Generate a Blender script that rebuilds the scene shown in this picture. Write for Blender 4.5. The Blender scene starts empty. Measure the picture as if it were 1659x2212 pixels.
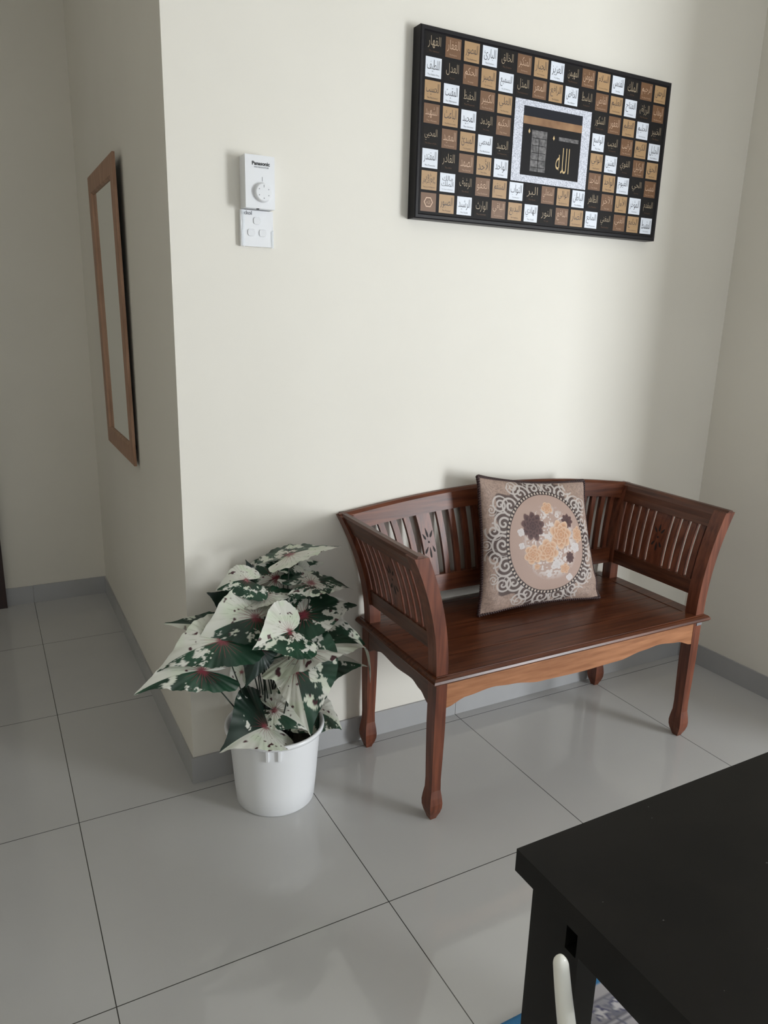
import bpy, bmesh, math, random
import numpy as np
from mathutils import Vector, Matrix
SC = bpy.context.scene
COL = SC.collection
PI = math.pi

# ------------------------------------------------------------------ camera
FPX, YAW, PITCH, ROLL = 1600.38, 0.4967, -0.2598, 0.0273
CAM = Vector((-0.4163, -1.8684, 1.309))
def cam_axes():
    cy, sy, cp, sp = math.cos(YAW), math.sin(YAW), math.cos(PITCH), math.sin(PITCH)
    f = Vector((sy*cp, cy*cp, sp)); r = Vector((cy, -sy, 0)); u = r.cross(f)
    c, s = math.cos(ROLL), math.sin(ROLL)
    return c*r+s*u, -s*r+c*u, f
AR, AU, AF = cam_axes()
cd = bpy.data.cameras.new('camera'); cam = bpy.data.objects.new('camera', cd); COL.objects.link(cam)
cam.matrix_world = Matrix(((AR.x, AU.x, -AF.x, CAM.x), (AR.y, AU.y, -AF.y, CAM.y), (AR.z, AU.z, -AF.z, CAM.z), (0, 0, 0, 1)))
cd.sensor_fit = 'VERTICAL'; cd.sensor_height = 36; cd.lens = FPX/2212*36; cd.clip_start = 0.05
SC.camera = cam
def at_y(px, py, y):                      # the point of the place seen at a pixel, at world depth y
    d = AF+(px-829.5)/FPX*AR+(1106-py)/FPX*AU
    return CAM+d*((y-CAM.y)/d.y)

# ------------------------------------------------------------------ light
SC.view_settings.view_transform = 'Standard'; SC.view_settings.look = 'None'
SC.view_settings.gamma = 1; SC.view_settings.use_curve_mapping = False
SC.view_settings.exposure = 0.0
w = bpy.data.worlds.new('world'); SC.world = w; w.use_nodes = True
w.node_tree.nodes['Background'].inputs[0].default_value = (0.75, 0.85, 1, 1)
w.node_tree.nodes['Background'].inputs[1].default_value = 1.0
SC.cycles.max_bounces = 10; SC.cycles.diffuse_bounces = 6
SC.cycles.use_denoising = True
def area(name, loc, rot, sx, sy, power, col):
    l = bpy.data.lights.new(name, 'AREA'); l.shape = 'RECTANGLE'; l.size = sx; l.size_y = sy
    l.energy = power; l.color = col
    o = bpy.data.objects.new(name, l); COL.objects.link(o); o.location = loc; o.rotation_euler = rot
    return o
YR = -4.0                                   # rear wall plane (behind the camera)
area('daylight_glass_door', (3.45, YR-0.12, 0.93), (PI/2, 0, 0), 1.2, 1.8, 186, (0.92, 0.965, 1.0))
area('fill_light_rear', (0.4, YR-0.12, 1.5), (PI/2, 0, 0), 2.4, 1.3, 12, (0.90, 0.95, 1.0))  # added soft fill from behind the camera, no known source there

# ------------------------------------------------------------------ helpers
def newmat(name, rgb, rough=0.5, spec=0.5, metal=0.0, coat=0.0):
    m = bpy.data.materials.new(name); m.use_nodes = True
    b = m.node_tree.nodes['Principled BSDF']
    b.inputs['Base Color'].default_value = (*rgb, 1); b.inputs['Roughness'].default_value = rough
    b.inputs['Specular IOR Level'].default_value = spec; b.inputs['Metallic'].default_value = metal
    b.inputs['Coat Weight'].default_value = coat
    return m
def nd(m, t, **k):
    n = m.node_tree.nodes.new(t)
    for a, v in k.items(): setattr(n, a, v)
    return n
def lk(m, a, b): m.node_tree.links.new(a, b)
def bsdf(m): return m.node_tree.nodes['Principled BSDF']
def noise_col(m, c1, c2, scale=(1, 1, 1), ns=5.0, detail=4, lo=0.35, hi=0.65, bump=0.0, bscale=None, bdist=0.002):
    tc = nd(m, 'ShaderNodeTexCoord'); mp = nd(m, 'ShaderNodeMapping'); mp.inputs['Scale'].default_value = scale
    no = nd(m, 'ShaderNodeTexNoise'); no.inputs['Scale'].default_value = ns; no.inputs['Detail'].default_value = detail
    cr = nd(m, 'ShaderNodeValToRGB'); e = cr.color_ramp.elements
    e[0].position = lo; e[0].color = (*c1, 1); e[1].position = hi; e[1].color = (*c2, 1)
    lk(m, tc.outputs['Object'], mp.inputs[0]); lk(m, mp.outputs[0], no.inputs[0]); lk(m, no.outputs[0], cr.inputs[0])
    lk(m, cr.outputs[0], bsdf(m).inputs['Base Color'])
    if bump:
        n2 = nd(m, 'ShaderNodeTexNoise'); n2.inputs['Scale'].default_value = bscale or ns*3
        lk(m, tc.outputs['Object'], n2.inputs[0])
        bp = nd(m, 'ShaderNodeBump'); bp.inputs['Strength'].default_value = bump; bp.inputs['Distance'].default_value = bdist
        lk(m, n2.outputs[0], bp.inputs['Height']); lk(m, bp.outputs[0], bsdf(m).inputs['Normal'])
    return m
def link(name, me, mats=(), parent=None, smooth=False):
    o = bpy.data.objects.new(name, me); COL.objects.link(o)
    for m in mats: me.materials.append(m)
    if smooth:
        for p in me.polygons: p.use_smooth = True
    if parent: o.parent = parent
    return o
def obj(name, bm, mats, parent=None, smooth=False, bevel=0.0):
    if bevel:
        es = [e for e in bm.edges if e.is_manifold and len(e.link_faces) == 2 and e.calc_face_angle(0) > 0.6]
        bmesh.ops.bevel(bm, geom=es, offset=bevel, segments=2, profile=0.6, affect='EDGES', clamp_overlap=True)
    bmesh.ops.recalc_face_normals(bm, faces=bm.faces)
    me = bpy.data.meshes.new(name); bm.to_mesh(me); bm.free()
    if not isinstance(mats, (list, tuple)): mats = [mats]
    return link(name, me, mats, parent, smooth)
def box(bm, x0, x1, y0, y1, z0, z1, mi=0):
    vs = [bm.verts.new((x, y, z)) for x in (x0, x1) for y in (y0, y1) for z in (z0, z1)]
    for f in ((0, 1, 3, 2), (4, 6, 7, 5), (0, 4, 5, 1), (2, 3, 7, 6), (0, 2, 6, 4), (1, 5, 7, 3)):
        fc = bm.faces.new([vs[i] for i in f]); fc.material_index = mi
    return vs
def grid_box(bm, x0, x1, y0, y1, z0, z1, n, axis=2, fn=None):
    """a box cut into n slices along one axis; fn(x, y, z) bends its vertices"""
    rings = []
    for i in range(n+1):
        t = i/n
        if axis == 2: q = [(x0, y0), (x1, y0), (x1, y1), (x0, y1)]; r = [(a, b, z0+(z1-z0)*t) for a, b in q]
        elif axis == 0: q = [(y0, z0), (y1, z0), (y1, z1), (y0, z1)]; r = [(x0+(x1-x0)*t, a, b) for a, b in q]
        else: q = [(x0, z0), (x1, z0), (x1, z1), (x0, z1)]; r = [(a, y0+(y1-y0)*t, b) for a, b in q]
        rings.append([bm.verts.new(fn(*p) if fn else p) for p in r])
    bm.faces.new(rings[0]); bm.faces.new(rings[-1])
    for a, b in zip(rings, rings[1:]):
        for k in range(4): bm.faces.new((a[k], a[(k+1) % 4], b[(k+1) % 4], b[k]))
def tube(bm, pts, r, n=8, cap=True):
    pts = [Vector(p) for p in pts]; rs = r if isinstance(r, (list, tuple)) else [r]*len(pts)
    rings = []; up = Vector((0.3, 0.2, 1)).normalized()
    for i, p in enumerate(pts):
        t = (pts[min(i+1, len(pts)-1)]-pts[max(i-1, 0)]).normalized()
        a = t.cross(up)
        if a.length < 1e-3: a = t.cross(Vector((1, 0, 0)))
        a.normalize(); b = t.cross(a)
        rings.append([bm.verts.new(p+rs[i]*(math.cos(2*PI*k/n)*a+math.sin(2*PI*k/n)*b)) for k in range(n)])
    for a, b in zip(rings, rings[1:]):
        for k in range(n): bm.faces.new((a[k], a[(k+1) % n], b[(k+1) % n], b[k]))
    if cap: bm.faces.new(rings[0]); bm.faces.new(rings[-1])
def lathe(bm, prof, c=(0, 0, 0), n=64, axis='z'):
    rings = []
    for r, h in prof:
        ring = []
        for k in range(n):
            a = 2*PI*k/n
            p = (r*math.cos(a), r*math.sin(a), h) if axis == 'z' else (r*math.cos(a), -h, r*math.sin(a))
            ring.append(bm.verts.new((c[0]+p[0], c[1]+p[1], c[2]+p[2])))
        rings.append(ring)
    for a, b in zip(rings, rings[1:]):
        for k in range(n): bm.faces.new((a[k], a[(k+1) % n], b[(k+1) % n], b[k]))
    return rings
def empty(name, loc=(0, 0, 0)):
    o = bpy.data.objects.new(name, None); COL.objects.link(o); o.location = loc; o.empty_display_size = 0.05
    return o
def tag(o, label, cat, group=None):
    o['label'] = label; o['category'] = cat
    if group: o['group'] = group
    return o
def struct(name, bm, m, parent=None, bevel=0.0):
    o = obj(name, bm, m, parent, bevel=bevel)
    if not parent: o['kind'] = 'structure'
    return o
def slab(name, x0, x1, y0, y1, z0, z1, m):
    bm = bmesh.new(); box(bm, x0, x1, y0, y1, z0, z1); return struct(name, bm, m)
def polybm(bm, pts, thick, axis, a0, mi=0):
    """prism from a 2D outline; axis 1: outline in x,z extruded in y; axis 0: outline in y,z extruded in x"""
    def P(u, v, w): return (u, w, v) if axis == 1 else (w, u, v)
    A = [bm.verts.new(P(u, v, a0)) for u, v in pts]; B = [bm.verts.new(P(u, v, a0+thick)) for u, v in pts]
    bm.faces.new(A).material_index = mi; bm.faces.new(B[::-1]).material_index = mi
    for i in range(len(pts)):
        j = (i+1) % len(pts); bm.faces.new((A[i], B[i], B[j], A[j])).material_index = mi

# ------------------------------------------------------------------ materials
M = {}
M['paint'] = noise_col(newmat('cream_wall_paint', (0.78, 0.74, 0.66), 0.6, 0.25), (0.76, 0.73, 0.66), (0.79, 0.76, 0.69), ns=1.5, bump=0.12, bscale=60, bdist=0.001)
M['ceil'] = newmat('ceiling_paint', (0.62, 0.61, 0.58), 0.8, 0.1)
M['base'] = noise_col(newmat('grey_skirting_tile', (0.27, 0.27, 0.27), 0.12, 0.5), (0.38, 0.38, 0.385), (0.42, 0.42, 0.425), ns=3)
fl = newmat('polished_grey_tile', (0.28, 0.28, 0.28), 0.1, 0.6); M['floor'] = fl
X0, Y0, S = -0.3068, -0.0343, 0.6
def joint(ax, off):
    sp = M_sep
    a = nd(fl, 'ShaderNodeMath', operation='SUBTRACT'); a.inputs[1].default_value = off
    b = nd(fl, 'ShaderNodeMath', operation='PINGPONG'); b.inputs[1].default_value = S/2
    c = nd(fl, 'ShaderNodeMath', operation='LESS_THAN'); c.inputs[1].default_value = 0.0011
    lk(fl, sp.outputs[ax], a.inputs[0]); lk(fl, a.outputs[0], b.inputs[0]); lk(fl, b.outputs[0], c.inputs[0])
    return c.outputs[0]
tc = nd(fl, 'ShaderNodeTexCoord'); M_sep = nd(fl, 'ShaderNodeSeparateXYZ'); lk(fl, tc.outputs['Object'], M_sep.inputs[0])
jm = nd(fl, 'ShaderNodeMath', operation='MAXIMUM'); lk(fl, joint(0, X0), jm.inputs[0]); lk(fl, joint(1, Y0), jm.inputs[1])
fn_ = nd(fl, 'ShaderNodeTexNoise'); fn_.inputs['Scale'].default_value = 2.2; fn_.inputs['Detail'].default_value = 6
lk(fl, tc.outputs['Object'], fn_.inputs[0])
fr = nd(fl, 'ShaderNodeValToRGB'); fr.color_ramp.elements[0].position = 0.3; fr.color_ramp.elements[1].position = 0.7
fr.color_ramp.elements[0].color = (0.51, 0.505, 0.50, 1); fr.color_ramp.elements[1].color = (0.555, 0.55, 0.542, 1)
lk(fl, fn_.outputs[0], fr.inputs[0])
mx = nd(fl, 'ShaderNodeMix', data_type='RGBA'); lk(fl, jm.outputs[0], mx.inputs[0]); lk(fl, fr.outputs[0], mx.inputs[6]); mx.inputs[7].default_value = (0.05, 0.047, 0.042, 1)
lk(fl, mx.outputs[2], bsdf(fl).inputs['Base Color'])
rr = nd(fl, 'ShaderNodeMapRange'); rr.inputs[3].default_value = 0.05; rr.inputs[4].default_value = 0.10
lk(fl, fn_.outputs[0], rr.inputs[0]); lk(fl, rr.outputs[0], bsdf(fl).inputs['Roughness'])

def wood(name, c1, c2, scale, rough=0.36, coat=0.03):
    if 'apron' not in name: c1 = tuple(v*k for v, k in zip(c1, (0.80, 0.66, 0.58))); c2 = tuple(v*k for v, k in zip(c2, (0.92, 0.74, 0.64)))
    m = newmat(name, c1, rough, 0.32, coat=coat); bsdf(m).inputs['Coat Roughness'].default_value = 0.25
    return noise_col(m, c1, c2, scale=scale, ns=6, detail=8, lo=0.3, hi=0.72, bump=0.15, bscale=90, bdist=0.0006)
M['wood_x'] = wood('mahogany_grain_along', (0.085, 0.027, 0.014), (0.20, 0.075, 0.038), (1.0, 14, 14))
M['wood_z'] = wood('mahogany_grain_upright', (0.09, 0.030, 0.017), (0.22, 0.085, 0.050), (14, 14, 1.0))
M['wood_y'] = wood('mahogany_across_shaded', (0.06, 0.022, 0.012), (0.14, 0.058, 0.032), (14, 1.0, 14))  # darker copy of the mahogany: shade on the arms put into colour
M['apron'] = wood('teak_apron', (0.26, 0.105, 0.045), (0.42, 0.19, 0.09), (1.5, 14, 14), 0.38)
M['seat'] = wood('seat_plank_wood', (0.06, 0.020, 0.010), (0.155, 0.058, 0.027), (1.0, 18, 18), 0.30, 0.1)
M['carve_shade'] = newmat('carving_shade_colour', (0.012, 0.006, 0.005), 0.7)  # flat near-black inlay: shade of the cut-outs put into colour
M['iron'] = newmat('grey_bolt_plate', (0.25, 0.25, 0.27), 0.4, metal=0.7)
M['white_pl'] = newmat('white_plastic', (0.80, 0.81, 0.83), 0.3, 0.5)
M['pot'] = newmat('white_pot_plastic', (0.86, 0.87, 0.89), 0.28, 0.5)
M['soil'] = noise_col(newmat('dark_potting_soil', (0.02, 0.017, 0.014), 0.9), (0.01, 0.008, 0.006), (0.05, 0.04, 0.03), ns=60, bump=0.6, bscale=120, bdist=0.004)
M['stem'] = newmat('dark_green_stem', (0.012, 0.022, 0.014), 0.4)
M['black'] = noise_col(newmat('black_brown_table_lacquer', (0.012, 0.011, 0.010), 0.45, 0.15), (0.0095, 0.0088, 0.0080), (0.014, 0.0125, 0.011), ns=8)
M['dust'] = newmat('table_dust', (0.10, 0.10, 0.10), 0.9)
M['frame_blk'] = newmat('black_picture_frame', (0.009, 0.008, 0.010), 0.4, 0.25)
M['mirror_wood'] = noise_col(newmat('light_brown_mirror_frame', (0.30, 0.17, 0.11), 0.5), (0.30, 0.165, 0.10), (0.42, 0.245, 0.16), scale=(10, 10, 1), ns=8)
M['mirror'] = newmat('mirror_glass', (0.86, 0.88, 0.86), 0.02, metal=1.0)
M['door'] = noise_col(newmat('dark_brown_door', (0.03, 0.012, 0.008), 0.35), (0.02, 0.008, 0.006), (0.04, 0.016, 0.010), scale=(10, 10, 1), ns=5)
M['alu'] = newmat('white_window_frame', (0.75, 0.75, 0.75), 0.4)
M['ink'] = newmat('black_print', (0.01, 0.01, 0.012), 0.5)
M['greyink'] = newmat('grey_print', (0.22, 0.23, 0.25), 0.5)
def attr_mat(name, rough, spec=0.5, sheen=0.0, bump=None, rough_attr=False):
    m = newmat(name, (0.5, 0.5, 0.5), rough, spec); a = nd(m, 'ShaderNodeVertexColor'); a.layer_name = 'Col'
    lk(m, a.outputs[0], bsdf(m).inputs['Base Color']); bsdf(m).inputs['Sheen Weight'].default_value = sheen
    if bump:
        n = nd(m, 'ShaderNodeTexNoise'); n.inputs['Scale'].default_value = bump[0]; t = nd(m, 'ShaderNodeTexCoord'); lk(m, t.outputs['Object'], n.inputs[0])
        b = nd(m, 'ShaderNodeBump'); b.inputs['Strength'].default_value = bump[1]; b.inputs['Distance'].default_value = bump[2]
        lk(m, n.outputs[0], b.inputs['Height']); lk(m, b.outputs[0], bsdf(m).inputs['Normal'])
    return m
M['leaf'] = attr_mat('variegated_leaf', 0.38, 0.45)
M['cush'] = attr_mat('woven_cushion_fabric', 0.6, 0.35, 0.0, (700, 0.35, 0.001))
M['cush_back'] = newmat('cushion_back_cloth', (0.10, 0.06, 0.05), 0.8)
M['braid'] = newmat('dark_brown_braid', (0.035, 0.014, 0.013), 0.6)
M['rug'] = attr_mat('patterned_rug', 0.9, 0.1, 0.0, (300, 0.4, 0.002))

# ------------------------------------------------------------------ room
RX, D, HB, BT, H = 1.9783, 1.6527, 0.0816, 0.0062, 2.95
W0 = BT                                                   # plaster face behind the skirting
slab('floor', -1.75, 6.1, YR-0.15, D+0.25, -0.08, 0.0, M['floor'])
slab('ceiling', -1.75, 6.1, YR-0.15, D+0.25, H, H+0.1, M['ceil'])
slab('wall_back', W0, RX+0.16, W0, W0+0.14, 0, H, M['paint'])
slab('wall_left', W0, W0+0.14, W0+0.1401, D+BT, 0, H, M['paint'])
slab('wall_hall', -1.65, W0+0.14, D+BT, D+BT+0.14, 0, H, M['paint'])
RWE = -1.07
slab('wall_right', RX+BT, RX+0.16, RWE, W0-0.0001, 0, H, M['paint'])
slab('wall_side', RX+0.1601, 6.0, RWE-0.0, RWE+0.14, 0, H, M['paint'])
slab('wall_far_right', 6.0, 6.1, YR, RWE+0.14, 0, H, M['paint'])
slab('wall_far_left', -1.75, -1.65, YR, D+BT+0.14, 0, H, M['paint'])
bm = bmesh.new()                                          # rear wall with a door opening and an added fill-light opening
for a in ((-1.65, -0.8, 0, H), (-0.8, 1.6, 0, 0.85), (-0.8, 1.6, 2.15, H), (1.6, 2.8, 0, H), (2.8, 4.1, 2.12, H), (4.1, 6.0, 0, H)):
    box(bm, a[0], a[1], YR-0.12, YR, a[2], a[3])
struct('wall_rear', bm, M['paint'])
def winframe(name, x0, x1, z0, z1, n):
    bm = bmesh.new(); t = 0.045
    box(bm, x0, x1, YR-0.09, YR-0.04, z1-t, z1); box(bm, x0, x1, YR-0.09, YR-0.04, z0, z0+t)
    for i in range(n+1):
        x = x0+(x1-x0-t)*i/n; box(bm, x, x+t, YR-0.088, YR-0.042, z0+t, z1-t)
    struct(name, bm, M['alu'])
winframe('fill_window_1', -0.8, 1.6, 0.85, 2.15, 3); winframe('door_2', 2.8, 4.1, 0.0, 2.12, 1)  # the first frame is unseen, added round the fill light
bm = bmesh.new(); box(bm, -1.3, -0.417, D-0.022, D+BT-0.0005, 0, 2.1)          # dark door and its casing
struct('door_1', bm, M['door'], bevel=0.004)
# skirting tiles (each run is one object, joints are grooves 1 mm wide)
def skirt(name, runs):
    bm = bmesh.new()
    for r in runs: box(bm, *r)
    struct(name, bm, M['base'], bevel=0.0015)
g = 0.0008
skirt('baseboard_back', [(0.0, 0.8932-g, 0, W0-0.0002, 0, HB), (0.8932+g, 1.4932-g, 0, W0-0.0002, 0, HB), (1.4932+g, RX, 0, W0-0.0002, 0, HB)])
skirt('baseboard_left', [(0.0, W0-0.0002, W0, 0.5657, 0, HB), (0.0, W0-0.0002, 0.5657+2*g, 1.1657, 0, HB), (0.0, W0-0.0002, 1.1657+2*g, D, 0, HB)])
skirt('baseboard_hall', [(-0.417, -0.3068-g, D, D+BT-0.0002, 0, HB), (-0.3068+g, W0, D, D+BT-0.0002, 0, HB)])
skirt('baseboard_right', [(RX, RX+BT-0.0002, -0.6343+g, -0.0002, 0, HB), (RX, RX+BT-0.0002, RWE, -0.6343-g, 0, HB)])

# ------------------------------------------------------------------ bench
bench = empty('wooden_bench', (1.013, -0.23, 0)); bench['label'] = 'dark reddish wooden bench with slatted back and flared slatted arms'; bench['category'] = 'bench'
BO = Vector(bench.location)
def bpart(name, bm, m, parent=None, bevel=0.0015, smooth=False, shift=True):
    o = obj(name, bm, m, None, bevel=bevel, smooth=smooth)
    o.data.transform(Matrix.Translation(-BO)); o.parent = parent or bench
    return o
ZS = 0.43
def flare(h): return 0.076*(max(h, 0)/0.32)**2
def bend(x, y, z):
    """the whole upper frame leans outwards as it rises, sideways at the arms and backwards at the back"""
    h = z-ZS; t = min(max((y+0.44)/0.41, 0), 1)
    return (1.013+(x-1.013)*(1+flare(h)/0.49), y+(0.045*(max(h, 0)/0.33)**1.6-0.012)*t, z)
# seat: planks with a rounded front lip
sx0, sx1, sy0, sy1 = 0.505, 1.522, -0.459, -0.004
bm = bmesh.new(); ys = [sy0+0.03]+[sy0+0.03+(sy1-sy0-0.05)*k/5 for k in range(1, 6)]
for a, b in zip(ys, ys[1:]): box(bm, sx0+0.05, sx1-0.05, a+0.0009, b-0.0009, 0.409, ZS-0.0012)
bpart('seat', bm, M['seat'], bevel=0.0014)
bm = bmesh.new()
prof = [(0.05, 0.4302), (0.004, 0.4302), (0.004, 0.4285), (-0.002, 0.4275), (-0.008, 0.4225), (-0.010, 0.4165), (-0.006, 0.411), (0.0, 0.4085), (0.05, 0.4085)]
loop = []
for d, z in prof:
    o_ = d+0.010
    loop.append([bm.verts.new(p) for p in ((sx0+o_, sy0+o_, z), (sx1-o_, sy0+o_, z), (sx1-o_, sy1-o_*0.4, z), (sx0+o_, sy1-o_*0.4, z))])
for a, b in zip(loop, loop[1:]):
    for k in range(4): bm.faces.new((a[k], a[(k+1) % 4], b[(k+1) % 4], b[k]))
for k in range(4): bm.faces.new((loop[0][k], loop[0][(k+1) % 4], loop[-1][(k+1) % 4], loop[-1][k]))
bpart('seat_edge_moulding', bm, M['seat'], bevel=0)
# legs with swelling feet
LX = (0.539, 1.487); LY = (-0.421, -0.040)
def leg(cx, cy, hx, hy):
    bm = bmesh.new(); rings = []
    for z, s in ((0.0, 0.52), (0.006, 0.62), (0.02, 0.92), (0.035, 1.12), (0.05, 1.16), (0.068, 1.06), (0.09, 0.88), (0.12, 0.84), (0.2, 0.93), (0.28, 1.0), (0.34, 1.0), (0.408, 1.0)):
        rings.append([bm.verts.new((cx+a*hx*s, cy+b*hy*s, z)) for a, b in ((-1, -1), (1, -1), (1, 1), (-1, 1))])
    for a, b in zip(rings, rings[1:]):
        for k in range(4): bm.faces.new((a[k], a[(k+1) % 4], b[(k+1) % 4], b[k]))
    bm.faces.new(rings[0]); bm.faces.new(rings[-1])
    return bm
for cx in LX:
    for cy in LY: bpart('leg', leg(cx, cy, 0.0165, 0.0195), M['wood_z'], bevel=0.0015)
# scalloped aprons
def lerp(tab, t):
    for (a, va), (b, vb) in zip(tab, tab[1:]):
        if t <= b:
            k = (t-a)/(b-a); k = k*k*(3-2*k); return va+(vb-va)*k
    return tab[-1][1]
scal = [(0, 0.333), (0.07, 0.352), (0.16, 0.360), (0.23, 0.354), (0.34, 0.340), (0.5, 0.337), (0.66, 0.340), (0.77, 0.354), (0.84, 0.360), (0.93, 0.352), (1, 0.333)]
scal2 = [(0, 0.335), (0.12, 0.355), (0.25, 0.366), (0.5, 0.360), (0.75, 0.366), (0.88, 0.355), (1, 0.335)]
def apron(a, b, w, axis, tab, th=0.016):
    bm = bmesh.new(); n = 64
    A = []
    for i in range(n+1):
        t = i/n; u = a+(b-a)*t; z = lerp(tab, t)
        P = (lambda u, v, zz: (u, v, zz)) if axis == 0 else (lambda u, v, zz: (v, u, zz))
        A.append([bm.verts.new(P(u, w, z)), bm.verts.new(P(u, w+th, z)), bm.verts.new(P(u, w+th, 0.4082)), bm.verts.new(P(u, w, 0.4082))])
    for p, q in zip(A, A[1:]):
        for k in range(4): bm.faces.new((p[k], p[(k+1) % 4], q[(k+1) % 4], q[k]))
    bm.faces.new(A[0]); bm.faces.new(A[-1])
    return bm
lx0, lx1 = LX[0]+0.0165, LX[1]-0.0165
o = bpart('apron', apron(lx0, lx1, LY[0]-0.0185, 0, scal), M['apron'], bevel=0); o['label'] = 'lighter orange-brown scalloped front apron'
bpart('apron', apron(lx0, lx1, LY[1]+0.002, 0, scal), M['wood_x'], bevel=0)
for cx, s in ((LX[0]-0.0155, 1), (LX[1]-0.0005, 1)):
    bpart('apron', apron(LY[0]+0.0195, LY[1]-0.0195, cx, 1, scal2), M['wood_y'], bevel=0)
bm = bmesh.new(); box(bm, 1.481, 1.503, LY[0]-0.0215, LY[0]-0.0185, 0.394, 0.404)
o = bpart('bolt_plate', bm, M['iron'], bevel=0.001); o['label'] = 'small grey metal bolt plate'
# arms
ARX = ((0.520, 0.555), (1.471, 1.506))
for si, (xa, xb) in enumerate(ARX):
    sgn = -1 if si == 0 else 1
    # front post, back post
    bm = bmesh.new(); grid_box(bm, xa, xb, -0.442, -0.400, ZS, 0.752, 14, 2, bend)
    bpart('arm_post', bm, M['wood_z'], bevel=0.006)
    bm = bmesh.new(); grid_box(bm, xa, xb, -0.062, -0.024, ZS, 0.752, 14, 2, bend)
    bpart('arm_post', bm, M['wood_z'], bevel=0.003)
    xm = (xa+xb)/2
    # rails
    bm = bmesh.new(); 
    rings = []
    for z, x_0, x_1 in ((0.700, xm-0.011, xm+0.011), (0.72, xm-0.011, xm+0.012), (0.738, xm-0.013, xm+0.014), (0.751, xm-0.012, xm+0.012), (0.758, xm-0.006, xm+0.006)):
        rings.append([bm.verts.new(bend(x_0, -0.4405, z)), bm.verts.new(bend(x_1, -0.4405, z)), bm.verts.new(bend(x_1, -0.026, z)), bm.verts.new(bend(x_0, -0.026, z))])
    for a, b in zip(rings, rings[1:]):
        for k in range(4): bm.faces.new((a[k], a[(k+1) % 4], b[(k+1) % 4], b[k]))
    bm.faces.new(rings[0]); bm.faces.new(rings[-1])
    bpart('arm_rail', bm, M['wood_y'], bevel=0.002)
    bm = bmesh.new(); grid_box(bm, xm-0.010, xm+0.010, -0.400, -0.062, 0.487, 0.532, 5, 2, bend)
    bpart('arm_rail', bm, M['wood_y'], bevel=0.0015)
    # slats and the wide carved splat
    ya, yb = -0.400, -0.062; L = yb-ya; sp = 0.058; gp = 0.0125; sw = (L-sp-10*gp)/8
    y = ya
    for k in range(9):
        y += gp; wd = sp if k == 4 else sw
        bm = bmesh.new(); grid_box(bm, xm-0.006, xm+0.006, y, y+wd, 0.53, 0.703, 10, 2, bend)
        s_ = bpart('carved_splat' if k == 4 else 'slat', bm, M['wood_z'], bevel=0.001)
        if k == 4:
            cm = bmesh.new()
            for dz, dy, ln, an in ((0.030, 0, 0.026, 0), (0.022, 0.014, 0.02, 35), (0.022, -0.014, 0.02, -35), (-0.030, 0, 0.03, 0), (-0.022, 0.014, 0.02, -35), (-0.022, -0.014, 0.02, 35), (0, 0, 0.008, 0)):
                yc, zc = y+wd/2+dy, 0.622+dz; q = []
                for i in range(10):
                    a = 2*PI*i/10; v, u = math.cos(a)*ln/2, math.sin(a)*0.003*(1.2-0.5*math.cos(a))
                    r = math.radians(an); q.append((yc+u*math.cos(r)+v*math.sin(r), zc-u*math.sin(r)+v*math.cos(r)))
                for f in (-0.0064, 0.0064):
                    cm.faces.new([cm.verts.new(bend(xm+f, a, b)) for a, b in q])
            bpart('carving_shade', cm, M['carve_shade'], s_, bevel=0)
        y += wd
# back: two posts are the arm posts' neighbours; crowned top rail, bottom rail, slats with three carved splats
def crown(x): return max(0, math.sin(PI*min(max((x-0.52)/0.986, 0), 1)))
bx0, bx1 = 0.556, 1.470
bm = bmesh.new(); rings = []; n = 40
for i in range(n+1):
    x = 0.523+(1.503-0.523)*i/n; c = crown(x); zb, zt = 0.700+0.043*c**0.7, 0.756+0.046*c
    prof = ((-0.052, zb), (-0.030, zb), (-0.029, zt-0.006), (-0.034, zt), (-0.046, zt), (-0.051, zt-0.008))
    rings.append([bm.verts.new(bend(x, y, z)) for y, z in prof])
for a, b in zip(rings, rings[1:]):
    for k in range(6): bm.faces.new((a[k], a[(k+1) % 6], b[(k+1) % 6], b[k]))
bm.faces.new(rings[0]); bm.faces.new(rings[-1])
bpart('top_rail', bm, M['wood_x'], bevel=0)
bm = bmesh.new(); grid_box(bm, bx0, bx1, -0.050, -0.032, 0.487, 0.540, 4, 2, bend)
bpart('bottom_rail', bm, M['wood_x'], bevel=0.0015)
def bslat(x, wd, splat):
    top = 0.704+0.040*crown(x+wd/2)**0.7
    bm = bmesh.new(); grid_box(bm, x, x+wd, -0.047, -0.035, 0.538, top, 12, 2, bend)
    s_ = bpart('carved_splat' if splat else 'slat', bm, M['wood_z'], bevel=0.001)
    if splat:
        cm = bmesh.new()
        for dz, dx, ln, an in ((0.034, -0.002, 0.030, -6), (0.029, 0.012, 0.024, 28), (0.022, -0.012, 0.020, -20), (0.005, 0, 0.007, 0), (-0.028, 0.001, 0.034, 0), (-0.018, 0.013, 0.020, -14), (-0.020, -0.011, 0.024, 32)):
            xc, zc = x+wd/2+dx, 0.640+dz; q = []
            for i in range(12):
                a = 2*PI*i/12; v, u = math.cos(a)*ln/2, math.sin(a)*0.0022*(1.3-0.7*math.cos(a))
                r = math.radians(an); q.append((xc+u*math.cos(r)+v*math.sin(r), zc-u*math.sin(r)+v*math.cos(r)))
            for f in (-0.0475, -0.0346): cm.faces.new([cm.verts.new(bend(a, f, b)) for a, b in q])
        bpart('carving_shade', cm, M['carve_shade'], s_, bevel=0)
sw, gp, sp = 0.0170, 0.0222, 0.0417
cents = (1.013-0.2599, 1.013, 1.013+0.2599)
for c in cents: bslat(c-sp/2, sp, True)
for c in cents[:2]:
    for k in range(5): bslat(c+sp/2+gp+k*(sw+gp), sw, False)
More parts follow.
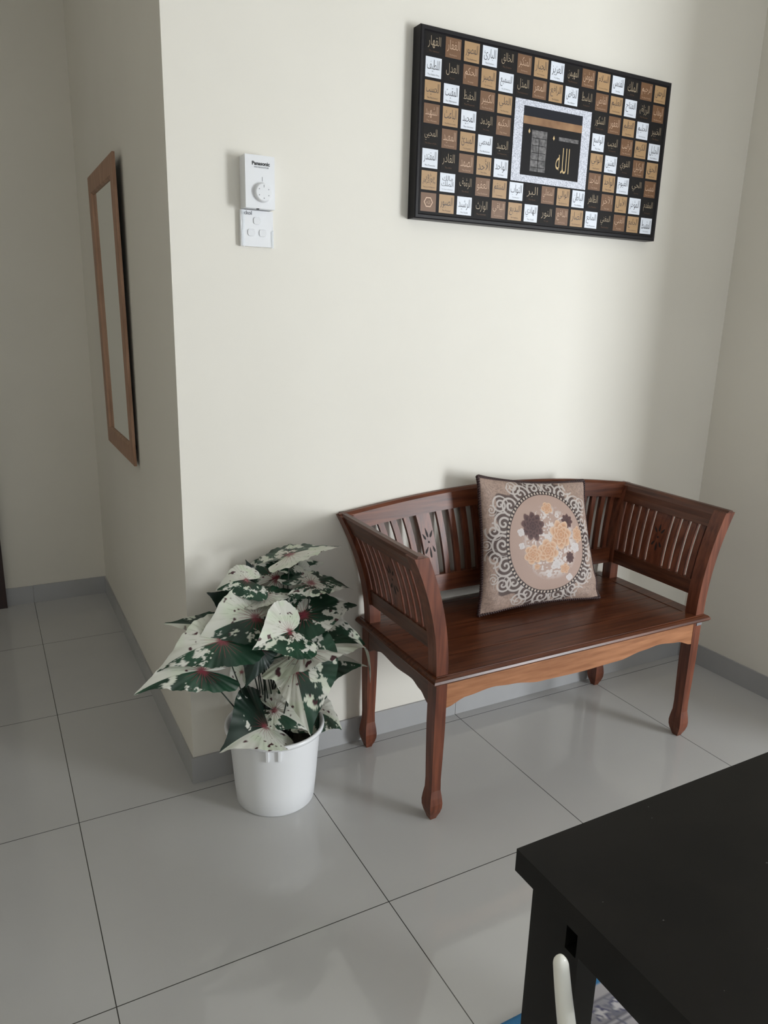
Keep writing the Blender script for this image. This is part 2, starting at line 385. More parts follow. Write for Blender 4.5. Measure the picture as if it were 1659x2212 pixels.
for k in range(4):
    bslat(cents[0]-sp/2-(k+1)*(gp+sw), sw, False); bslat(cents[2]+sp/2+gp+k*(sw+gp), sw, False)

# ------------------------------------------------------------------ cushion
rng = np.random.default_rng(7)
def vnoise(x, y, seed=0):
    r = np.random.default_rng(seed).random((64, 64)); xi = np.floor(x).astype(int); yi = np.floor(y).astype(int)
    fx, fy = x-xi, y-yi; fx = fx*fx*(3-2*fx); fy = fy*fy*(3-2*fy); g = lambda a, b: r[a % 64, b % 64]
    return (g(xi, yi)*(1-fx)+g(xi+1, yi)*fx)*(1-fy)+(g(xi, yi+1)*(1-fx)+g(xi+1, yi+1)*fx)*fy
def grid_mesh(name, P, C, mats, parent=None, extra=None):
    """P (n,m,3) points, C (n,m,3) colours -> one mesh"""
    n, m = P.shape[:2]; idx = np.arange(n*m).reshape(n, m)
    q = np.stack([idx[:-1, :-1], idx[1:, :-1], idx[1:, 1:], idx[:-1, 1:]], -1).reshape(-1, 4)
    me = bpy.data.meshes.new(name); me.from_pydata(P.reshape(-1, 3).tolist(), [], q.tolist())
    a = me.color_attributes.new('Col', 'FLOAT_COLOR', 'POINT')
    a.data.foreach_set('color', np.concatenate([C.reshape(-1, 3), np.ones((n*m, 1))], 1).astype(np.float32).ravel())
    return link(name, me, mats, parent, True)
def mixc(c, col, k): k = np.clip(k, 0, 1)[..., None]; return c*(1-k)+np.array(col)*k
def cushion_colour(U, V):
    """U, V in -1..1 over the face, V up"""
    tan = np.array((0.30, 0.215, 0.175)); dark = (0.075, 0.050, 0.045); silver = (0.50, 0.45, 0.42)
    c = np.ones(U.shape+(3,))*tan
    gl = vnoise(U*70+100, V*70+100, 3); c = c*(0.78+0.5*gl[..., None])
    ex, ey = 0.68, 0.78; cx, cy = 0.06, 0.01
    x, y = (U-cx)/ex, (V-cy)/ey; r = np.hypot(x, y); th = np.arctan2(y, x)
    ring = 1.33+0.10*np.cos(10*th)+0.05*np.cos(23*th)
    ring = ring+0.10*np.cos(th-PI)
    c = mixc(c, dark, np.clip((ring-r)/0.03, 0, 1)*0.95)
    # scrolls: spirals standing in two rows round the oval
    best = np.full(U.shape, 9.0)
    for row, (rad, cnt, size) in enumerate(((1.15, 18, 0.15), (1.36, 16, 0.125), (1.5, 14, 0.08))):
        for k in range(cnt):
            t = 2*PI*(k+0.5*row)/cnt; px, py = cx+ex*rad*math.cos(t), cy+ey*rad*math.sin(t)
            dx, dy = U-px, V-py; rr = np.hypot(dx, dy)/size; sg = 1 if k % 2 else -1
            ph = np.arctan2(dy, dx)*sg+t*3
            s = np.abs(((rr*1.9-ph/(2*PI)) % 1.0)-0.5)
            s = np.where(rr < 1.15, 0.5-s, 9.0); best = np.minimum(best, s)
    k = np.clip((0.24-best)/0.07, 0, 1)*(r > 1.04)*(r < ring+0.14)
    c = mixc(c, silver, k*0.9)
    # oval field
    c = mixc(c, (0.37, 0.26, 0.215), np.clip((1.0-r)/0.01, 0, 1))
    band = (r > 0.985)*(r < 1.065); c = mixc(c, (0.03, 0.018, 0.018), band*1.0)
    bead = np.cos(th*78) > 0.0
    c = mixc(c, (0.48, 0.40, 0.34), band*bead*(np.abs(r-1.025) < 0.024)*1.0)
    # pale foliage behind the flowers
    fx, fy = U-cx-0.04, V-cy
    blob = vnoise(U*15+50, V*15+50, 9)*0.4+vnoise(U*40+50, V*40+50, 5)*0.6
    k = np.clip((blob-0.46)/0.06, 0, 1)*np.clip((0.52-np.hypot(fx*1.05, fy*0.86))/0.12, 0, 1)
    c = mixc(c, (0.56, 0.51, 0.49), k*0.9)
    def flower(px, py, s, c1, c2, pet=7, el=1.0):
        nonlocal c
        dx, dy = (U+0.11-px)/s, (V-py)/s/el; a = np.arctan2(dy, dx)
        rr = np.hypot(dx, dy)*(1+0.12*(vnoise(U*22+30, V*22+30, 8)-0.5))
        for li, R0 in enumerate((1.0, 0.72, 0.46, 0.22)):
            ed = R0*(0.82+0.24*np.abs(np.cos(pet*a/2+li*1.1+px*7))); k = np.clip((ed-rr)/0.05, 0, 1)
            g = np.clip(1-(ed-rr)/(0.30*R0+0.05), 0, 1)[..., None]
            col = np.array(c1)*(1-g)+np.array(c2)*g
            c = c*(1-k[..., None])+col*k[..., None]
            ln = np.clip(1-np.abs(rr-ed)/0.045, 0, 1)[..., None]*0.45; c = c*(1-ln)+c*0.5*ln
    og = ((0.46, 0.24, 0.13), (0.60, 0.43, 0.31)); br = ((0.05, 0.022, 0.022), (0.12, 0.06, 0.055)); wh = ((0.50, 0.45, 0.44), (0.62, 0.58, 0.57))
    flower(0.20, 0.55, 0.10, *og, 5); flower(-0.09, 0.27, 0.19, *br, 9, 1.15); flower(0.55, 0.33, 0.11, *br, 8)
    flower(0.40, 0.12, 0.20, *og, 7, 1.15); flower(0.14, -0.12, 0.18, *og, 6); flower(-0.12, -0.16, 0.15, *og, 6); flower(0.74, 0.10, 0.10, *og, 6, 1.4)
    flower(0.53, -0.25, 0.075, *br, 8, 1.2); flower(0.42, -0.42, 0.085, *og, 5); flower(0.66, -0.10, 0.085, *wh, 5); flower(0.28, -0.34, 0.07, *wh, 5)
    flower(-0.05, -0.35, 0.05, *og, 5); flower(0.50, -0.57, 0.06, *wh, 4); flower(-0.30, 0.18, 0.06, *wh, 4); flower(0.15, -0.50, 0.04, *wh, 4); flower(-0.3, -0.02, 0.05, *wh, 4)
    return c
BL, BR, TL, TR = (Vector(v) for v in ((0.838, -0.174, 0.437), (1.290, -0.212, 0.436), (0.868, -0.078, 0.848), (1.292, -0.080, 0.800)))
cu = empty('throw_cushion', (1.07, -0.17, 0.431)); CO = np.array(cu.location)
tag(cu, 'embroidered beige cushion with oval flower bouquet and dark braided edge on the wooden bench', 'cushion')
n = 300
u = np.linspace(-1, 1, n); U, V = np.meshgrid(u, u, indexing='ij')
def cushion_surf(U, V, side):
    s, t = (U+1)/2, (V+1)/2
    # edges pulled in between the corners
    pin = 0.07
    s2 = 0.5+(s-0.5)*(1-pin*(1-V**2)*np.abs(U)**2); t2 = 0.5+(t-0.5)*(1-0.075*(1-U**2)*np.abs(V)**2)
    P = ((1-s2)*(1-t2))[..., None]*np.array(BL)+(s2*(1-t2))[..., None]*np.array(BR)+((1-s2)*t2)[..., None]*np.array(TL)+(s2*t2)[..., None]*np.array(TR)
    nrm = np.array((BR-BL).cross(TL-BL).normalized())
    puff = np.clip((1-U**2), 0, 1)**0.5*np.clip((1-V**2), 0, 1)**0.5
    h = 0.050*puff**1.0*(1+0.10*(vnoise(U*2.4+20, V*2.4+20, 4)-0.5))
    wr = 0.006*np.sin(9*U+5*V)*np.exp(-((np.abs(U)-0.9)**2+(np.abs(V)-0.9)**2)/0.05)+0.004*np.sin(16*(U-V))*np.exp(-((U-0.85)**2+(V+0.75)**2)/0.06)
    return P+((h+wr*(side > 0)+0.0006*side)*side)[..., None]*nrm-CO
Pf = cushion_surf(U, V, 1)
Cc = cushion_colour(U, V)
o = grid_mesh('cushion_front', Pf, Cc, [M['cush']], cu); o['label'] = 'front face with silver scrolls round an oval bouquet'
n2 = 60; u = np.linspace(-1, 1, n2); Ub, Vb = np.meshgrid(u, u, indexing='ij')
Pb = cushion_surf(Ub, Vb, -1); 
ob = grid_mesh('cushion_back', Pb, np.ones(Ub.shape+(3,))*0.1, [M['cush_back']], cu)
bm = bmesh.new(); q = []
for k in range(4):
    for i in range(72):
        t = -1+2*i/72; q.append({0: (t, -1), 1: (1, t), 2: (-t, 1), 3: (-1, -t)}[k])
q = np.array(q); E = cushion_surf(q[:, 0], q[:, 1], 1); ne = len(E)
nr = np.array((BR-BL).cross(TL-BL).normalized())
for ph in (0, PI):                                         # two twisted cords
    pts = []
    for i in range(ne*3+1):
        j = (i/3) % ne; a = int(j) % ne; b = (a+1) % ne; f = j-int(j); p = E[a]*(1-f)+E[b]*f
        d = E[b]-E[a]; d = d/np.linalg.norm(d); sd = np.cross(d, nr); an = i*0.85+ph
        pts.append(p+0.0028*(math.cos(an)*nr+math.sin(an)*sd))
    tube(bm, pts, 0.0036, 6)
obj('braid', bm, M['braid'], cu, smooth=True)

# ------------------------------------------------------------------ plant
PC = Vector((0.198, -0.140, 0))
plant = empty('potted_caladium', PC)
tag(plant, 'artificial caladium with white and green leaves in a white plastic pot', 'potted plant')
bm = bmesh.new()
lathe(bm, [(0.0001, 0.004), (0.088, 0.004), (0.094, 0), (0.103, 0.0), (0.107, 0.004), (0.1125, 0.06), (0.1185, 0.14), (0.124, 0.208), (0.1245, 0.213), (0.1345, 0.216), (0.1355, 0.222), (0.1345, 0.2275), (0.130, 0.229), (0.1265, 0.226), (0.122, 0.20), (0.117, 0.165), (0.116, 0.16)], n=96)
pot = obj('pot', bm, M['pot'], plant, smooth=True)
fa = math.atan2(-0.88, -0.42)                              # two small hanging lugs under the rim, towards the room
for da in (-0.08, 0.17):
    a = fa+da+0.02; bm = bmesh.new(); box(bm, 0.1165, 0.131, -0.0045, 0.0045, 0.180, 0.214)
    for v in bm.verts:
        if v.co.x > 0.125 and v.co.z < 0.19: v.co.x -= 0.004
    bmesh.ops.rotate(bm, verts=bm.verts, cent=(0, 0, 0), matrix=Matrix.Rotation(a, 3, 'Z'))
    obj('lug', bm, M['pot'], pot, bevel=0.002)
bm = bmesh.new(); r = lathe(bm, [(0.0001, 0.178), (0.05, 0.176), (0.09, 0.172), (0.1165, 0.170)], n=48)
obj('soil', bm, M['soil'], plant, smooth=True)

def leaf_colour(u, v, L, sideg, seed, green, dark):
    """u across, v along (metres from the stalk), sideg: True where this half is the green one"""
    r = np.hypot(u, v)/L; th = np.arctan2(np.abs(u), v)
    x, y = u/L*11+seed*3.1+30, v/L*8+seed*1.7+30
    n1 = vnoise(x, y, 11)*0.5+vnoise(x*2.3, y*2.3, 12)*0.3+vnoise(x*5.5, y*5.5, 13)*0.2
    c = np.ones(u.shape+(3,))*np.array((0.60, 0.60, 0.535))
    c = mixc(c, (0.50, 0.58, 0.42), (vnoise(x*0.6, y*0.6, 3)-0.45)*1.4)
    vein = np.abs(((th*2.6+0.05*np.sin(r*9)) % 0.5)-0.25)
    c = mixc(c, (0.16, 0.20, 0.09), np.clip((0.026-np.abs(0.25-vein))/0.012, 0, 1)*np.clip(1.15-r*1.9, 0, 1)*0.95)
    sp = vnoise(th*7+seed*5+10, r*22+seed, 21)*vnoise(x*1.3, y*1.3, 22)
    c = mixc(c, (0.06, 0.02, 0.025), np.clip((sp-0.56)/0.04, 0, 1)*(r > 0.2))
    thr = green+0.55*(vnoise(x*0.42+7, y*0.42+7, 19)-0.5)
    gm = np.clip((thr-n1)/0.02, 0, 1)*sideg
    gcol = np.array((0.007, 0.022, 0.014)) if dark else np.array((0.010, 0.038, 0.020))
    shade = vnoise(x*0.5, y*0.5, 17)[..., None]; gg = gcol*(0.6+shade*1.0)
    c = c*(1-gm[..., None])+gg*gm[..., None]
    sg = np.clip((0.30-n1)/0.02, 0, 1)*(1-sideg)*(r > 0.8)
    c = mixc(c, (0.02, 0.07, 0.035), sg)
    nv = vnoise(th*9+seed*3+9, r*6+3, 31)
    red = np.clip((0.055+0.08*nv-r)/0.05, 0, 1)
    c = mixc(c, (0.20, 0.03, 0.045), red*0.9)
    stv = np.abs(((th*3.1+seed*0.37+0.35*r) % 1.0)-0.5); w_ = 0.15*np.clip(1-r*3.1, 0, 1)
    c = mixc(c, (0.22, 0.035, 0.05), np.clip((w_-stv)/0.03, 0, 1)*(r < 0.32)*np.clip(1.5-r*3.4, 0, 1))
    return c
TH = np.radians([0, 1.5, 3, 6, 12, 22, 38, 60, 85, 110, 130, 148, 160, 168, 173])
RR = np.array([1.0, 0.96, 0.88, 0.80, 0.70, 0.60, 0.53, 0.49, 0.48, 0.52, 0.57, 0.58, 0.50, 0.32, 0.12])
BASE = Vector((0.198, -0.140, 0.172))
def leaf(C, T, tilt=10, ap=0, am=0, gp=False, gm=True, green=0.62, wid=1.0, bow=0.06, curl=0.0, seed=0, dark=False, stem=True, tiph=0.0, wp=1.0, wm=1.0):
    """C, T: (pixel x, pixel y, world y) of stalk joint and tip; ap/am: lift in degrees of the + and - half"""
    Cw, Tw = at_y(*C), at_y(*T); m = Tw-Cw; L = m.length; m.normalize()
    tocam = (CAM-Cw); tocam.z = 0; tocam.normalize()
    N = math.cos(math.radians(tilt))*Vector((0, 0, 1))+math.sin(math.radians(tilt))*tocam
    N = (N-m*N.dot(m)).normalized(); A = m.cross(N)
    nt, nrr = 140, 54
    half = np.concatenate([np.linspace(0, 0.12, 20), np.linspace(0.125, np.radians(173), nt-20)])
    th = np.concatenate([-half[::-1], half[1:]])
    R = np.interp(np.abs(th), TH, RR)*L
    rr = np.linspace(0.0, 1, nrr)
    TT, QQ = np.meshgrid(th, rr, indexing='ij'); Rg = R[:, None]*QQ
    v = Rg*np.cos(TT); u = Rg*np.sin(TT)*wid*np.where(TT > 0, wp, wm)
    t = v/L
    along = v; up = bow*L*4*(t-t*t)*1.0
    up = np.where(t < 0, bow*L*4*t*1.6, up)
    up = up-tiph*L*np.clip(t-0.7, 0, 1)**2*8
    ang0 = np.where(u > 0, math.radians(ap), math.radians(am))
    k = np.abs(u)/(0.5*L)
    ang = ang0-math.radians(1)*curl*k
    lat = u*np.cos(ang); lift = np.abs(u)*np.sin(ang)
    rip = 0.012*L*np.sin(TT*11+seed*2)*QQ**3+0.006*L*np.sin(TT*27+seed)*QQ**4
    vgr = -0.010*L*np.abs(np.cos(TT*5.2))**6*np.clip(1.2-QQ, 0, 1)*QQ
    hgt = up+lift+rip+vgr
    P = np.array(Cw)+along[..., None]*np.array(m)+lat[..., None]*np.array(A)+hgt[..., None]*np.array(N)
    sg = np.where(u > 0, float(gp), float(gm))
    C_ = leaf_colour(u, v, L, sg, seed, green, dark)
    o = grid_mesh('leaf', P-np.array(PC), C_, [M['leaf']], plant)
    if stem:
        bm = bmesh.new(); b = BASE+Vector((random.uniform(-0.03, 0.03), random.uniform(-0.025, 0.025), -0.002))
        b += Vector(((Cw.x-BASE.x)*0.18, (Cw.y-BASE.y)*0.15, 0)); mid = b.lerp(Cw, 0.55)+Vector((0, 0, 0.01))
        pts = [((1-t)**2*b+2*t*(1-t)*mid+t*t*(Cw-N*0.002))-PC for t in [i/8 for i in range(9)]]
        tube(bm, pts, [0.0024-0.0010*i/8 for i in range(9)], 7)
        s = obj('leaf_stalk', bm, M['stem'], o, smooth=True)
    return o
random.seed(5)
# '+' half: far side when the leaf points left, near side when it points right, screen left when it points at the camera
# back row
leaf((626, 1198, -.13), (738, 1183, -.12), -10, -6, 9, gp=False, gm=True, green=.50, wid=.95, bow=.05, seed=1)
leaf((596, 1250, -.06), (700, 1215, -.03), 35, -30, 10, gp=False, gm=True, green=.48, wid=1.0, seed=2)
leaf((532, 1252, -.15), (466, 1275, -.14), 4, 20, -45, gp=False, gm=True, green=.60, wid=1.5, bow=.09, seed=3)
leaf((618, 1212, -.08), (545, 1222, -.07), 10, -20, -30, gp=True, gm=True, green=.58, wid=.9, seed=4)
leaf((545, 1240, -.04), (530, 1208, -.03), 50, 0, 0, gp=True, gm=True, green=.8, wid=.8, dark=True, seed=5)
leaf((672, 1258, -.15), (766, 1274, -.12), 6, -18, 10, gp=True, gm=True, green=.46, wid=.85, seed=6, wp=.8)
leaf((640, 1240, -.08), (668, 1295, -.10), 40, 5, 5, gp=False, gm=False, green=.3, wid=1.1, seed=7)
leaf((512, 1310, -.06), (446, 1280, -.05), 60, 10, -10, gp=True, gm=True, green=.85, wid=1.2, dark=True, seed=8)
leaf((572, 1285, -.16), (664, 1287, -.15), 4, -10, 8, gp=False, gm=True, green=.60, wid=.7, seed=9)
# right row
leaf((655, 1328, -.16), (772, 1308, -.14), 32, -5, 12, gp=True, gm=True, green=.62, wid=.9, seed=10)
leaf((680, 1350, -.17), (790, 1392, -.15), 30, -15, 10, gp=True, gm=True, green=.56, wid=.95, seed=11)
leaf((655, 1402, -.22), (822, 1400, -.20), 6, -6, 6, gp=False, gm=True, green=.58, wid=.62, bow=.07, seed=12, tiph=.6)
leaf((672, 1432, -.18), (794, 1441, -.17), 14, -34, 5, gp=True, gm=False, green=.66, wid=.8, bow=.08, seed=13)
leaf((675, 1535, -.15), (738, 1577, -.15), 20, -25, 15, gp=True, gm=False, green=.60, wid=1.1, bow=.12, seed=14)
# left row
leaf((495, 1362, -.12), (352, 1346, -.10), 35, -10, 0, gp=True, gm=False, green=.66, wid=.75, seed=15)
leaf((553, 1334, -.20), (420, 1392, -.20), 18, 40, -42, gp=False, gm=True, green=.70, wid=1.1, bow=.10, seed=16, wm=.85)
leaf((480, 1384, -.22), (338, 1452, -.22), 12, 24, -38, gp=False, gm=True, green=.70, wid=1.0, bow=.08, seed=17, wm=.85)
leaf((437, 1448, -.23), (288, 1500, -.24), 10, 24, -38, gp=False, gm=True, green=.74, wid=.80, bow=.08, seed=18, wm=.85)
leaf((522, 1452, -.15), (525, 1395, -.12), 65, 0, 0, gp=False, gm=False, green=.3, wid=.9, seed=19)
leaf((562, 1404, -.20), (530, 1486, -.22), 80, -12, -12, gp=True, gm=True, green=1.4, wid=.95, dark=True, seed=20)
# front
leaf((626, 1364, -.26), (545, 1404, -.31), 30, 38, -22, gp=False, gm=True, green=.66, wid=1.35, bow=.05, seed=21)
leaf((636, 1442, -.25), (671, 1590, -.31), 55, -22, -10, gp=False, gm=True, green=.68, wid=1.0, bow=.10, seed=22, wp=.72, wm=1.35)
leaf((574, 1570, -.22), (474, 1627, -.27), 34, 24, 0, gp=True, gm=False, green=.88, wid=1.15, bow=.12, seed=23, dark=True, wp=1.45)
leaf((593, 1534, -.19), (668, 1578, -.24), 35, -15, 20, gp=True, gm=False, green=.5, wid=1.0, bow=.08, seed=24)
# extra bare stalks of the bunch
for k in range(12):
    bm = bmesh.new(); a = Vector((0.198+random.uniform(-.03, .03), -0.14+random.uniform(-.03, .03), 0.170))
    b = Vector((0.198+random.uniform(-.08, .08), -0.13+random.uniform(-.05, .05), 0.43+random.uniform(0, .1)))
    tube(bm, [a-PC, a.lerp(b, .5)-PC+Vector((0, 0, .01)), b-PC], 0.0018, 6)
    obj('stalk', bm, M['stem'], plant, smooth=True)

# ------------------------------------------------------------------ wall controls
def text_mesh(body, size, loc, mat, align='CENTER', sx=1.0, shear=0.0, ext=0.0002, name='lettering', parent=None, origin=(0, 0, 0), offset=0.0):
    c = bpy.data.curves.new(name, 'FONT'); c.body = body; c.size = size; c.align_x = align; c.align_y = 'CENTER'; c.extrude = ext; c.shear = shear; c.offset = offset
    c.resolution_u = 3
    o = bpy.data.objects.new(name, c); COL.objects.link(o); dg = bpy.context.evaluated_depsgraph_get(); dg.update()
    me = bpy.data.meshes.new_from_object(o.evaluated_get(dg)); bpy.data.objects.remove(o); bpy.data.curves.remove(c)
    me.transform(Matrix.Translation(Vector(loc)-Vector(origin)) @ Matrix.Rotation(PI/2, 4, 'X') @ Matrix.Diagonal((sx, 1, 1, 1)))
    me.materials.clear()
    return link(name, me, [mat], parent)
reg = empty('fan_speed_controller', (0.216, W0, 1.605)); RO = Vector(reg.location)
tag(reg, 'white wall box with a round rotary knob above the switch plate', 'fan controller')
def rel(o, org, parent): o.data.transform(Matrix.Translation(-Vector(org))); o.parent = parent; return o
bm = bmesh.new(); pts = [(0.179, 1.549), (0.253, 1.549), (0.2535, 1.60), (0.252, 1.667), (0.180, 1.667)]
box(bm, 0.179, 0.2525, -0.036, W0-0.0003, 1.549, 1.667)
rel(obj('housing', bm, M['white_pl'], bevel=0.003), RO, reg)
bm = bmesh.new(); ra = lathe(bm, [(0.0225, -0.001), (0.0225, 0.002), (0.0205, 0.009), (0.0185, 0.0105), (0.0001, 0.0105)], c=(0.2215, -0.0365, 1.585), n=48, axis='y')
kn = rel(obj('knob', bm, M['white_pl'], smooth=False, bevel=0), RO, reg)
bm = bmesh.new()
for k in range(6):
    a = PI/2+PI/3*k; r0 = 0.0135
    for q in [(0, 0)]:
        x, z = 0.2215+r0*math.cos(a), 1.585+r0*math.sin(a)
        if k == 0: box(bm, x-0.0005, x+0.0005, -0.0476, -0.0468, z-0.003, z+0.003)
        else: box(bm, x-0.0009, x+0.0009, -0.0476, -0.0468, z-0.001, z+0.001)
box(bm, 0.2208, 0.2217, -0.0365, -0.0358, 1.610, 1.620)
rel(obj('dial_marks', bm, M['greyink']), RO, kn)
o = text_mesh('Panasonic', 0.0112, (0.218, -0.0363, 1.6485), M['ink'], parent=reg, origin=RO, offset=0.0004, name='lettering')
o = text_mesh('FAN REGULATOR', 0.0046, (0.2195, -0.0363, 1.6405), M['greyink'], parent=reg, origin=RO, name='lettering')
bm = bmesh.new(); box(bm, 0.208, 0.213, -0.0355, -0.028, 1.5470, 1.5490)
rel(obj('screw', bm, M['ink']), RO, reg)
sw_ = empty('triple_light_switch', (0.216, W0, 1.506)); SO = Vector(sw_.location)
tag(sw_, 'white square plate with three rocker switches below the fan knob box', 'light switch')
bm = bmesh.new(); box(bm, 0.175, 0.2575, -0.007, W0-0.0003, 1.464, 1.5475)
rel(obj('plate', bm, M['white_pl'], bevel=0.003), SO, sw_)
for x, z in ((0.2165, 1.5235), (0.2015, 1.496), (0.2305, 1.496)):
    bm = bmesh.new(); q = [(x+0.0095*math.cos(a)*1.0, z+0.0078*math.sin(a)) for a in [2*PI*k/24 for k in range(24)]]
    q = [(x+(abs(math.cos(a))**0.6)*math.copysign(0.0092, math.cos(a)), z+(abs(math.sin(a))**0.6)*math.copysign(0.0082, math.sin(a))) for a in [2*PI*(k+.5)/24 for k in range(24)]]
    polybm(bm, q, 0.004, 1, -0.0095)
    for v in bm.verts:
        if v.co.y < -0.008 and v.co.x > x: v.co.y -= 0.0012
    rel(obj('rocker_switch', bm, M['white_pl'], bevel=0.0008), SO, sw_)
text_mesh('uckol', 0.012, (0.1905, -0.0074, 1.5405), M['greyink'], parent=sw_, origin=SO, offset=0.0003)
M['film'] = newmat('clear_wrapping_film', (0.9, 0.93, 0.96), 0.12, 0.6); bsdf(M['film']).inputs['Alpha'].default_value = 0.35
bm = bmesh.new()
fp = [(0.1765, 1.5475), (0.1800, 1.515), (0.1765, 1.49), (0.1785, 1.464), (0.1840, 1.462), (0.1825, 1.49), (0.1845, 1.52), (0.1825, 1.5475)]
polybm(bm, fp, 0.0012, 1, -0.0095)
rel(obj('protective_film', bm, M['film']), SO, sw_); bm = bmesh.new()
fp = [(0.2525, 1.50), (0.2535, 1.462), (0.2580, 1.461), (0.2580, 1.505)]
polybm(bm, fp, 0.0012, 1, -0.0095)
rel(obj('protective_film', bm, M['film']), SO, sw_)

# ------------------------------------------------------------------ picture
pic = empty('calligraphy_picture', (1.0975, W0, 1.7925)); PO = Vector(pic.location)
tag(pic, 'wide black-framed picture of small calligraphy squares round a central photo, above the bench', 'picture')
fx0, fx1, fz0, fz1 = 0.6475, 1.5475, 1.563, 2.0225
yf = -0.030
bm = bmesh.new()
outer = ((fx0, fz0), (fx1, fz0), (fx1, fz1), (fx0, fz1))
def ringpts(d, y): return [bm.verts.new((x+(d if i in (0, 3) else -d), y, z+(d if i < 2 else -d))) for i, (x, z) in enumerate(outer)]
R_ = [ringpts(0, W0-0.0005), ringpts(0, yf), ringpts(0.003, yf-0.002), ringpts(0.010, yf-0.002), ringpts(0.0135, yf+0.0015)]
for a, b in zip(R_, R_[1:]):
    for k in range(4): bm.faces.new((a[k], a[(k+1) % 4], b[(k+1) % 4], b[k]))
bm.faces.new(R_[0])
rel(obj('picture_frame', bm, M['frame_blk']), PO, pic)
# the print: background, tiles and writing in one mesh
PM = [newmat('print_black', (0.010, 0.009, 0.010), 0.5, 0.15), newmat('print_tile_black', (0.013, 0.011, 0.010), 0.5, 0.15), newmat('print_tile_brown', (0.155, 0.070, 0.026), 0.4),
      newmat('print_tile_tan', (0.40, 0.245, 0.115), 0.4), newmat('print_tile_white', (0.72, 0.76, 0.83), 0.35), newmat('print_cream_ink', (0.42, 0.33, 0.22), 0.4),
      newmat('print_dark_ink', (0.03, 0.025, 0.035), 0.4), newmat('print_peach_ink', (0.62, 0.42, 0.29), 0.4)]
yp = yf+0.001
bm = bmesh.new()
def quad(x0, x1, z0, z1, y, mi): bm.faces.new([bm.verts.new(p) for p in ((x0, y, z0), (x1, y, z0), (x1, y, z1), (x0, y, z1))]).material_index = mi
quad(fx0+0.012, fx1-0.012, fz0+0.012, fz1-0.012, yp, 0)
FORMS = {}
for ch, code, nf in (('ء', 0xFE80, 1), ('آ', 0xFE81, 2), ('أ', 0xFE83, 2), ('ؤ', 0xFE85, 2), ('إ', 0xFE87, 2), ('ئ', 0xFE89, 4), ('ا', 0xFE8D, 2), ('ب', 0xFE8F, 4), ('ت', 0xFE95, 4), ('ث', 0xFE99, 4), ('ج', 0xFE9D, 4), ('ح', 0xFEA1, 4), ('خ', 0xFEA5, 4), ('د', 0xFEA9, 2), ('ذ', 0xFEAB, 2), ('ر', 0xFEAD, 2), ('ز', 0xFEAF, 2), ('س', 0xFEB1, 4), ('ش', 0xFEB5, 4), ('ص', 0xFEB9, 4), ('ض', 0xFEBD, 4), ('ط', 0xFEC1, 4), ('ظ', 0xFEC5, 4), ('ع', 0xFEC9, 4), ('غ', 0xFECD, 4), ('ف', 0xFED1, 4), ('ق', 0xFED5, 4), ('ك', 0xFED9, 4), ('ل', 0xFEDD, 4), ('م', 0xFEE1, 4), ('ن', 0xFEE5, 4), ('ه', 0xFEE9, 4), ('و', 0xFEED, 2), ('ى', 0xFEEF, 2), ('ي', 0xFEF1, 4)):
    FORMS[ch] = (code, nf)
def shape(word):
    out = []
    for wd in word.split(' '):
        s = ''; k = 0; prev = False
        while k < len(wd):
            ch = wd[k]; nx = wd[k+1] if k+1 < len(wd) else None
            if ch == 'ل' and nx in ('ا', 'أ', 'إ', 'آ'):
                s += chr({'ا': 0xFEFB, 'أ': 0xFEF7, 'إ': 0xFEF9, 'آ': 0xFEF5}[nx]+(1 if prev else 0)); prev = False; k += 2; continue
            code, nf = FORMS[ch]; nj = nf == 4 and nx in FORMS and FORMS[nx][1] > 1
            s += chr(code+({(0, 0): 0, (1, 0): 1, (0, 1): 2, (1, 1): 3}[(int(prev), int(nj))])); prev = nj; k += 1
        out.append(s[::-1])
    return '\n'.join(out)
NAMES = 'الرحمن|الرحيم|الملك|القدوس|السلام|المؤمن|المهيمن|العزيز|الجبار|المتكبر|الخالق|البارئ|المصور|الغفار|القهار|الوهاب|الرزاق|الفتاح|العليم|القابض|الباسط|الخافض|الرافع|المعز|المذل|السميع|البصير|الحكم|العدل|اللطيف|الخبير|الحليم|العظيم|الغفور|الشكور|العلي|الكبير|الحفيظ|المقيت|الحسيب|الجليل|الكريم|الرقيب|المجيب|الواسع|الحكيم|الودود|المجيد|الباعث|الشهيد|الحق|الوكيل|القوي|المتين|الولي|الحميد|المحصي|المبدئ|المعيد|المحيي|المميت|الحي|القيوم|الواجد|الماجد|الواحد|الأحد|الصمد|القادر|المقتدر|المقدم|المؤخر|الأول|الآخر|الظاهر|الباطن|الوالي|المتعالي|البر|التواب|المنتقم|العفو|الرؤوف|مالك الملك|ذو الجلال والإكرام|المقسط|الجامع|الغني|المغني|المانع|الضار|النافع|النور|الهادي|البديع|الباقي|الوارث|الرشيد|الصبور'.split('|')
